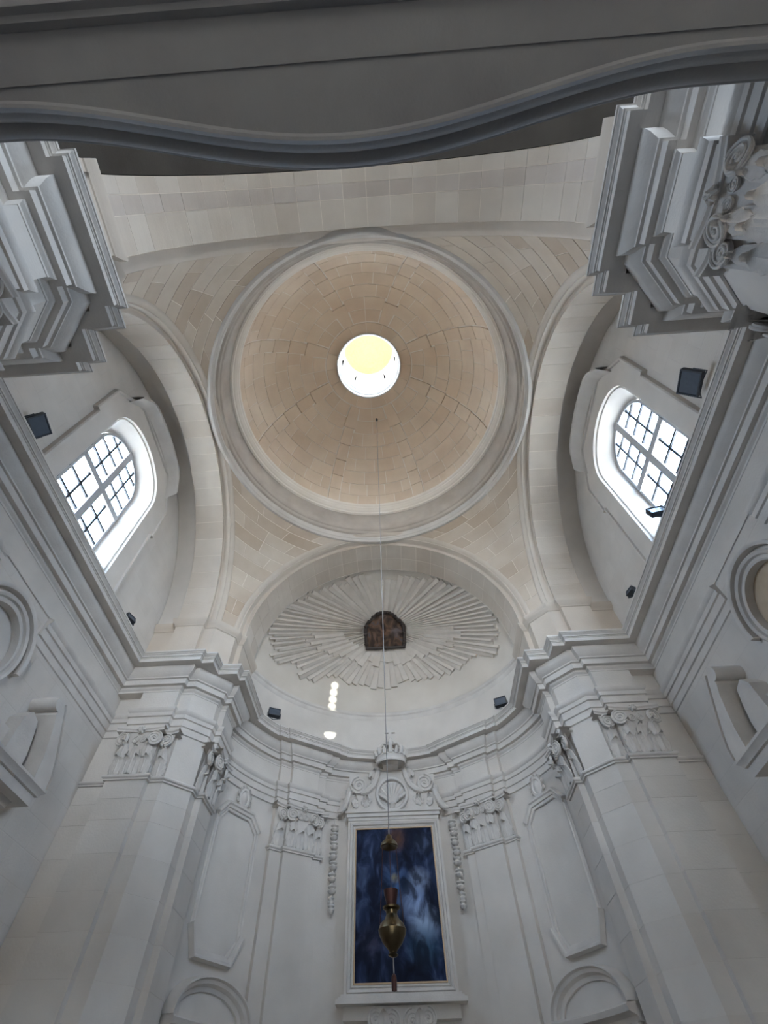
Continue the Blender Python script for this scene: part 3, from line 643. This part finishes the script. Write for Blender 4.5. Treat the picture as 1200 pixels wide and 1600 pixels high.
    # curved tablet beside the arch is part of the moulding return
# ------------------------------------------------------------------ side walls: round niches and scrolled pediments
for sx, sd in ((1, 'right'), (-1, 'left')):
    q = lambda r, a, d: (sx*(XW-d), NICHE_Y+r*cos(a), NICHE_Z+r*sin(a))
    rn = thing('round_niche', (sx*XW, NICHE_Y, NICHE_Z), ('round niche with tan back and ringed frame on the right wall' if sx > 0 else 'round grey ringed medallion cut by the left edge on the left wall'), 'niche')
    MB().grid([[q(r, 2*pi*i/48, d) for i in range(48)] for r, d in ((.46, -.07), (.46, .0), (.465, .05), (.49, .06), (.52, .04), (.535, .04), (.545, .08), (.58, .1), (.605, .07), (.61, 0))], False, True).build('ring_frame', TRIM, rn)
    MB().grid([[q(r, 2*pi*i/48, -.06) for i in range(48)] for r in (.47, .3, .001)], False, True).build('back_disc', TAN if sx > 0 else PALE, rn)
    rows = [[q(r, R(-8)+R(196)*i/32, d) for i in range(33)] for r, d in ((.66, 0), (.66, .10), (.69, .12), (.71, .12), (.72, .0))]
    m = MB().grid(rows)
    for e_ in (0, -1): m.face([r_[e_] for r_ in rows])
    m.build('hood_moulding', TRIM, rn)
    sp_ = thing('scrolled_pediment', (sx*XW, NICHE_Y, 4.4), 'broken pediment with curled scroll ends on a stone cornice on the %s wall' % sd, 'pediment', 'side wall pediments')
    cp = [(sx*XW, NICHE_Y-1.62), (sx*4.98, NICHE_Y-1.62), (sx*4.98, NICHE_Y+1.62), (sx*XW, NICHE_Y+1.62)]
    cprof = [(0, 4.30), (.03, 4.31), (.05, 4.37), (.12, 4.42), (.13, 4.47), (.15, 4.5), (.30, 4.505), (.30, 4.62), (.33, 4.63), (.34, 4.66), (.38, 4.70), (.38, 4.73), (-.1, 4.76)]
    sweep(MB(), cp, cprof, sx, False).build('cornice_slab', TRIM, sp_)
    for sy in (1, -1):
        top = [(1.98, 4.74), (1.96, 4.9), (1.86, 5.1), (1.74, 5.28), (1.63, 5.45), (1.53, 5.6), (1.46, 5.68)]
        curl = [(1.37+.10*cos(a), 5.64+.10*sin(a)) for a in [R(40)+R(250)*i/10 for i in range(11)]]
        low = [(1.40, 5.50), (1.47, 5.4), (1.55, 5.2), (1.62, 5.0), (1.66, 4.74)]
        sh = top+curl+low
        mp = lambda a, b, d: (sx*(XW-d), NICHE_Y+sy*a, b)
        sc = MB().prism(sh, mp, -.02, .40).build('scroll', TRIM, sp_)
        MB().grid([[mp(a, b, d) for a, b in [(x+.012, z+.012) for x, z in top]] for d in (.34, .42)]).build('scroll_fillet', TRIM, sc)
        MB().prism([(1.55, 4.74), (1.52, 5.0), (1.44, 5.22), (1.36, 5.38), (1.2, 5.42), (1.1, 5.3), (1.1, 4.74)], mp, -.02, .22).build('inner_scroll', TRIM, sp_)
    MB().box(*sorted((sx*(XW-.12), sx*(XW+.02))), NICHE_Y-1.15, NICHE_Y+1.15, 4.72, 5.12).build('centre_block', TRIM, sp_)
    for sy in (1, -1): MB().box(*sorted((sx*4.93, sx*XW)), *sorted((NICHE_Y+sy*1.2, NICHE_Y+sy*1.55)), 0, 4.32).build('jamb', TRIM, sp_)

# ------------------------------------------------------------------ altarpiece and its painting
AX, AY = .03, 11.33
al = thing('altarpiece_surround', (AX, AY, 3.0), 'white carved stone surround of the blue altar painting, with scrolled pediment and bracket', 'altarpiece')
AK = .972; am = lambda x, z, d: (.195+(AX+x-.195)*AK, AY*AK-d, 1.6+(z-1.6)*AK)
rect = lambda hw, z0, z1: [(-hw, z0), (hw, z0), (hw, z1), (-hw, z1)]
def rframe(mb, prof):           # prof: (half width, z low, z high, depth)
    mb.grid([[am(x, z, d) for x, z in rect(hw, z0, z1)] for hw, z0, z1, d in prof], False, True); return mb
rframe(MB(), [(.83, 3.62, 6.06, .0), (.83, 3.62, 6.06, .05), (.86, 3.59, 6.09, .07), (.875, 3.575, 6.105, .05), (.89, 3.56, 6.12, .09), (.93, 3.52, 6.16, .11), (.945, 3.505, 6.175, .08), (.985, 3.49, 6.2, .08), (.985, 3.49, 6.2, -.08)]).build('stone_frame', TRIM, al)
MB().box(-1.0, 1.0, -.25, -.01, 3.2, 7.2, lambda a, b, c: am(a, c, b)).build('backing', PALE, al)
m = MB()
for z0, z1, hw, d in ((3.37, 3.43, 1.12, .2), (3.43, 3.46, 1.08, .16), (3.46, 3.5, 1.04, .12)): m.box(-hw, hw, -.1, d, z0, z1, lambda a, b, c: am(a, c, b))
m.build('sill_ledge', TRIM, al)
m = MB()
for z0, z1, hw, d in ((6.2, 6.26, .99, .1), (6.26, 6.33, 1.02, .14), (6.33, 6.37, 1.05, .18)): m.box(-hw, hw, -.1, d, z0, z1, lambda a, b, c: am(a, c, b))
m.build('lintel', TRIM, al)
MB().prism([(-.17, 7.26), (.17, 7.26), (.2, 7.37), (-.2, 7.37)], am, .0, .36).build('crown_corbel', TRIM, al)
body = [(-1.0, 6.35), (1.0, 6.35), (1.02, 6.5), (.93, 6.75), (.70, 6.76), (.48, 6.86), (.34, 7.05), (.27, 7.3), (.2, 7.38), (0, 7.32), (-.2, 7.38), (-.27, 7.3), (-.34, 7.05), (-.48, 6.86), (-.70, 6.76), (-.93, 6.75), (-1.02, 6.5)]
MB().prism(body, am, -.12, .08).build('pediment', TRIM, al)
for s in (1, -1):
    edge = [(1.24, 6.40), (1.16, 6.41), (1.06, 6.52), (1.0, 6.68), (.97, 6.8)]
    m = MB(); m.tube([am(s*x, z, .1) for x, z in edge], [.03, .06, .07, .07, .05], 8); m.build('side_scroll', TRIM, al)
    m = MB(); m.tube([am(s*x, z, .1) for x, z in ((.72, 6.77), (.55, 6.82), (.42, 6.93), (.34, 7.1), (.29, 7.3), (.2, 7.4))], [.05, .065, .065, .06, .06, .05], 8); m.build('raking_moulding', TRIM, al)
    part('volute', VOL[s], al, frame_mat(am(s*.76, 6.93, .12), (1, 0), (0, -1), .19, .22, .19))
    for k, (x, z, sc, rt) in enumerate(((.5, 6.55, .16, .5), (.66, 6.5, .16, -.3), (.78, 6.56, .14, .9), (.42, 6.95, .1, .2))):
        M = frame_mat(am(s*x, z, .06), (1, 0), (0, -1), sc, .2, sc*1.3) @ Matrix.Rotation(-s*rt*2, 4, 'Y')
        part('acanthus_leaf', LEAF, al, M)
    for k, (x, z) in enumerate(((1.02, 6.78), (.93, 6.55), (.5, 7.12))): part('acanthus_leaf', LEAF, al, frame_mat(am(s*x, z, .02), (1, 0), (0, -1), .16, .2, .2) @ Matrix.Rotation(s*.7, 4, 'Y'))
# shell
rim = [(.34*cos(a), 6.72+.34*sin(a)*1.02) for a in [2*pi*i/28 for i in range(28)]]
m = MB(); m.tube([am(x, z, .12) for x, z in rim], .045, 6, True); m.build('shell_rim', TRIM, al)
for k in range(9):
    a = R(18)+R(144)*k/8; m = MB(); m.tube([am(.02*cos(a), 6.5, .08), am(.16*cos(a), 6.56+.18*sin(a), .16), am(.29*cos(a), 6.62+.31*sin(a), .13), am(.31*cos(a), 6.63+.34*sin(a), .08)], [.015, .04, .055, .03], 6); m.build('shell_rib', TRIM, al)
m = MB(); m.tube([am(0, 6.44, .1), am(0, 6.52, .17)], [.06, .05], 8); m.build('shell_boss', TRIM, al)
# crown
cr = V((.05, 10.68, 7.10))
m = MB(); m.lathe([(.30, 0), (.34, .0), (.35, .03), (.33, .06), (.33, .11), (.35, .14), (.34, .17), (.28, .17), (.28, .0)], (0, 0), 28); m.v = [(x+cr.x, y*.8+cr.y, z+cr.z) for x, y, z in m.v]
co = m.build('crown', TRIM, al)
for k in range(8):
    a = 2*pi*k/8; m = MB(); m.tube([(cr.x+.33*cos(a), cr.y+.26*sin(a), cr.z+.16), (cr.x+.37*cos(a), cr.y+.3*sin(a), cr.z+.3), (cr.x+.25*cos(a), cr.y+.2*sin(a), cr.z+.44), (cr.x+.04*cos(a), cr.y+.04*sin(a), cr.z+.46)], [.05, .045, .035, .02], 6); m.build('crown_arch', TRIM, co)
    m = MB(); m.tube([(cr.x+.34*cos(a+.39), cr.y+.27*sin(a+.39), cr.z+.15), (cr.x+.37*cos(a+.39), cr.y+.3*sin(a+.39), cr.z+.24), (cr.x+.38*cos(a+.39), cr.y+.31*sin(a+.39), cr.z+.3)], [.05, .04, .01], 6); m.build('crown_leaf', TRIM, co)
m = MB(); m.lathe([(.001, .42), (.06, .45), (.09, .52), (.06, .59), (.03, .62), (.03, .66)], (cr.x, cr.y), 12); m.v = [(x, y, z+cr.z) if z < 2 else (x, y, z) for x, y, z in m.v]; m.build('orb', TRIM, co)
MB().box(cr.x-.035, cr.x+.035, cr.y-.025, cr.y+.025, cr.z+.62, cr.z+.96).box(cr.x-.12, cr.x+.12, cr.y-.024, cr.y+.024, cr.z+.77, cr.z+.85).build('cross', TRIM, co)
# bracket below the sill
m = MB().prism([(-.55, 3.36), (.55, 3.36), (.5, 3.1), (.3, 2.9), (0, 2.82), (-.3, 2.9), (-.5, 3.1)], am, -.1, .06); m.build('bracket', TRIM, al)
for s in (1, -1):
    part('volute', VOL[s], al, frame_mat(am(s*.44, 3.2, .08), (1, 0), (0, -1), .13, .2, .13))
    part('volute', VOL[-s], al, frame_mat(am(s*.17, 3.17, .08), (1, 0), (0, -1), .14, .2, .14))
    part('acanthus_leaf', LEAF, al, frame_mat(am(s*.3, 3.0, .05), (1, 0), (0, -1), .2, .25, .3))
# garlands of husks
HUSK = MB().lathe([(.001, 0), (.2, .04), (.42, .2), (.5, .42), (.38, .5), (.3, .62), (.5, .8), (.46, .95), (.1, 1)], (0, 0), 8).mesh('husk', TRIM, 40)
for s in (1, -1):
    g = thing('husk_garland', (AX+s*1.25, 10.98, 4.6), 'hanging string of carved husks %s of the blue painting' % ('right' if s > 0 else 'left'), 'garland', 'husk garlands')
    zz = [6.15, 5.99, 5.82, 5.64, 5.46, 5.26, 5.06, 4.88, 4.76]
    for k, z in enumerate(zz):
        w = .17 if k < 7 else .13; o = part('husk', HUSK, g, Matrix.Translation((AX+s*(1.245+.01*(k % 2)), 10.98, 1.6+(z-1.6)*.98-.17)) @ Matrix.Diagonal((w, w, .15, 1)))
    m = MB(); m.tube([(AX+s*1.25, 11.0, 6.15), (AX+s*1.25, 11.0, 4.58)], .02, 5); m.build('stem', TRIM, g)
pt = thing('altar_painting', (AX, AY-.02, 3.62), 'tall dark blue oil painting in the centre of the apse behind the hanging lamp', 'painting')
blob = lambda x, z, r, c, a: (*am(x, z, .05), r, c, a)
OIL = picture_mat('blue_oil', ((.30, (.006, .008, .016)), (.46, (.010, .014, .032)), (.58, (.022, .034, .078)), (.74, (.075, .11, .20))),
   (blob(.45, 5.1, .26, (.30, .38, .56), 1.1), blob(.32, 4.75, .33, (.26, .36, .60), 1.5), blob(.0, 5.05, .34, (.06, .12, .26), 1.2), blob(.5, 4.45, .34, (.30, .40, .58), 1.2), blob(.45, 4.1, .35, (.04, .10, .17), 1.0), blob(.05, 5.85, .28, (.10, .05, .03), 1.5), blob(-.02, 5.15, .1, (.32, .26, .10), 1.0), blob(.6, 5.75, .22, (.09, .13, .22), 1.0), blob(-.5, 4.2, .3, (.045, .045, .075), 1.0)), 4.5, .7)
MB().box(-.815, .815, .0, .05, 3.63, 6.05, lambda a, b, c: am(a, c, b)).build('canvas', OIL, pt)
rframe(MB(), [(.805, 3.645, 6.035, .045), (.807, 3.643, 6.037, .065), (.83, 3.62, 6.06, .065), (.832, 3.618, 6.062, .01)]).build('gilt_fillet', GILT, pt)

# ------------------------------------------------------------------ hanging lamp
LX, LY = .05, 5.95
hl = thing('sanctuary_lamp', (LX, LY, 2.6), 'brass sanctuary lamp hung on a long cord in front of the blue painting', 'lamp')
m = MB(); m.tube([(.15, LY, 15.78), (.10, LY, 9.0), (LX, LY, 3.86)], .007, 5); m.build('cord', CORD, hl)
m = MB(); m.tube([(.15, LY, 15.95), (.15, LY, 15.72)], .035, 8); m.build('hook', IRON, hl)
def turned(nm, prof, mat): return MB().lathe(prof, (LX, LY), 20).build(nm, mat, hl)
turned('canopy', [(.005, 3.89), (.03, 3.87), (.04, 3.84), (.085, 3.80), (.098, 3.765), (.09, 3.755), (.001, 3.79)], BRASS)
for k in range(3):
    a = R(90+120*k); m = MB(); m.tube([(LX+.085*cos(a), LY+.085*sin(a), 3.77), (LX+.1*cos(a), LY+.1*sin(a), 3.5), (LX+.135*cos(a), LY+.135*sin(a), 3.08)], .004, 5); m.build('chain', COPPER, hl)
turned('bowl', [(.001, 2.845), (.03, 2.85), (.05, 2.865), (.035, 2.88), (.045, 2.9), (.095, 2.95), (.13, 3.01), (.138, 3.05), (.12, 3.09), (.075, 3.13), (.055, 3.17), (.06, 3.2), (.085, 3.215), (.09, 3.23), (.05, 3.235)], BRASS)
turned('light_cup', [(.05, 3.23), (.055, 3.27), (.07, 3.33), (.075, 3.37), (.05, 3.37), (.04, 3.25)], COPPER)
m = MB(); m.tube([(LX, LY, 2.85), (LX, LY, 2.73)], .006, 5); m.build('pull_cord', CORD, hl)
turned('tassel', [(.004, 2.74), (.022, 2.72), (.026, 2.68), (.024, 2.62), (.001, 2.615)], COPPER)

# ------------------------------------------------------------------ floodlights
def flood(loc, aim, size, label):
    r = thing('floodlight', loc, label, 'floodlight', 'floodlights on the cornices')
    L_ = V(loc)+V((0, 0, .06+size*.5)); q = V(aim).normalized().to_track_quat('Y', 'Z').to_matrix().to_4x4(); M = Matrix.Translation(L_) @ q
    mp = lambda a, b, c: tuple(M @ V((a, b, c))); s = size/2
    MB().box(-s, s, -.07, .0, -s*.8, s*.8, mp).build('housing', IRON, r, 0)
    MB().grid([[mp(x*k, d, z*k) for x, z in ((-s, -s*.8), (s, -s*.8), (s, s*.8), (-s, s*.8))] for d, k in ((0, 1), (.02, 1), (.02, .88), (.005, .86))], False, True).build('bezel', IRON, r, 0)
    MB().box(-s*.87, s*.87, .0, .008, -s*.68, s*.68, mp).build('glass', GLASSF, r, 0)
    m = MB()
    for sd in (-1, 1): m.tube([mp(sd*s*1.1, -.03, 0), mp(sd*s*1.1, -.03, -s*1.0), (loc[0], loc[1], loc[2]+.01)], .01, 5)
    m.build('bracket', IRON, r)
flood((4.60, 6.2, 7.62), (-.6, -.2, .3), .17, 'small black floodlight on the right side cornice near the front pier')
flood((-4.66, 6.24, 7.62), (.6, -.2, .3), .19, 'small black floodlight on the left side cornice near the front pier')
flood((2.58, 9.5, 7.62), (-.35, -.8, .15), .27, 'black floodlight on the cornice at the right of the half dome')
flood((-2.54, 9.52, 7.62), (.35, -.8, .25), .27, 'black floodlight on the cornice at the left of the half dome')
flood((4.72, 2.5, 7.95), (-.7, .1, -.45), .37, 'large dark floodlight beside the near jamb of the right window')
flood((-4.85, 2.5, 7.9), (.7, .1, -.45), .33, 'large dark floodlight beside the near jamb of the left window')
flood((4.62, 4.45, 7.62), (-.2, -.9, .25), .26, 'floodlight on the right cornice against the bottom of the right window')

# ------------------------------------------------------------------ choir gallery over the camera
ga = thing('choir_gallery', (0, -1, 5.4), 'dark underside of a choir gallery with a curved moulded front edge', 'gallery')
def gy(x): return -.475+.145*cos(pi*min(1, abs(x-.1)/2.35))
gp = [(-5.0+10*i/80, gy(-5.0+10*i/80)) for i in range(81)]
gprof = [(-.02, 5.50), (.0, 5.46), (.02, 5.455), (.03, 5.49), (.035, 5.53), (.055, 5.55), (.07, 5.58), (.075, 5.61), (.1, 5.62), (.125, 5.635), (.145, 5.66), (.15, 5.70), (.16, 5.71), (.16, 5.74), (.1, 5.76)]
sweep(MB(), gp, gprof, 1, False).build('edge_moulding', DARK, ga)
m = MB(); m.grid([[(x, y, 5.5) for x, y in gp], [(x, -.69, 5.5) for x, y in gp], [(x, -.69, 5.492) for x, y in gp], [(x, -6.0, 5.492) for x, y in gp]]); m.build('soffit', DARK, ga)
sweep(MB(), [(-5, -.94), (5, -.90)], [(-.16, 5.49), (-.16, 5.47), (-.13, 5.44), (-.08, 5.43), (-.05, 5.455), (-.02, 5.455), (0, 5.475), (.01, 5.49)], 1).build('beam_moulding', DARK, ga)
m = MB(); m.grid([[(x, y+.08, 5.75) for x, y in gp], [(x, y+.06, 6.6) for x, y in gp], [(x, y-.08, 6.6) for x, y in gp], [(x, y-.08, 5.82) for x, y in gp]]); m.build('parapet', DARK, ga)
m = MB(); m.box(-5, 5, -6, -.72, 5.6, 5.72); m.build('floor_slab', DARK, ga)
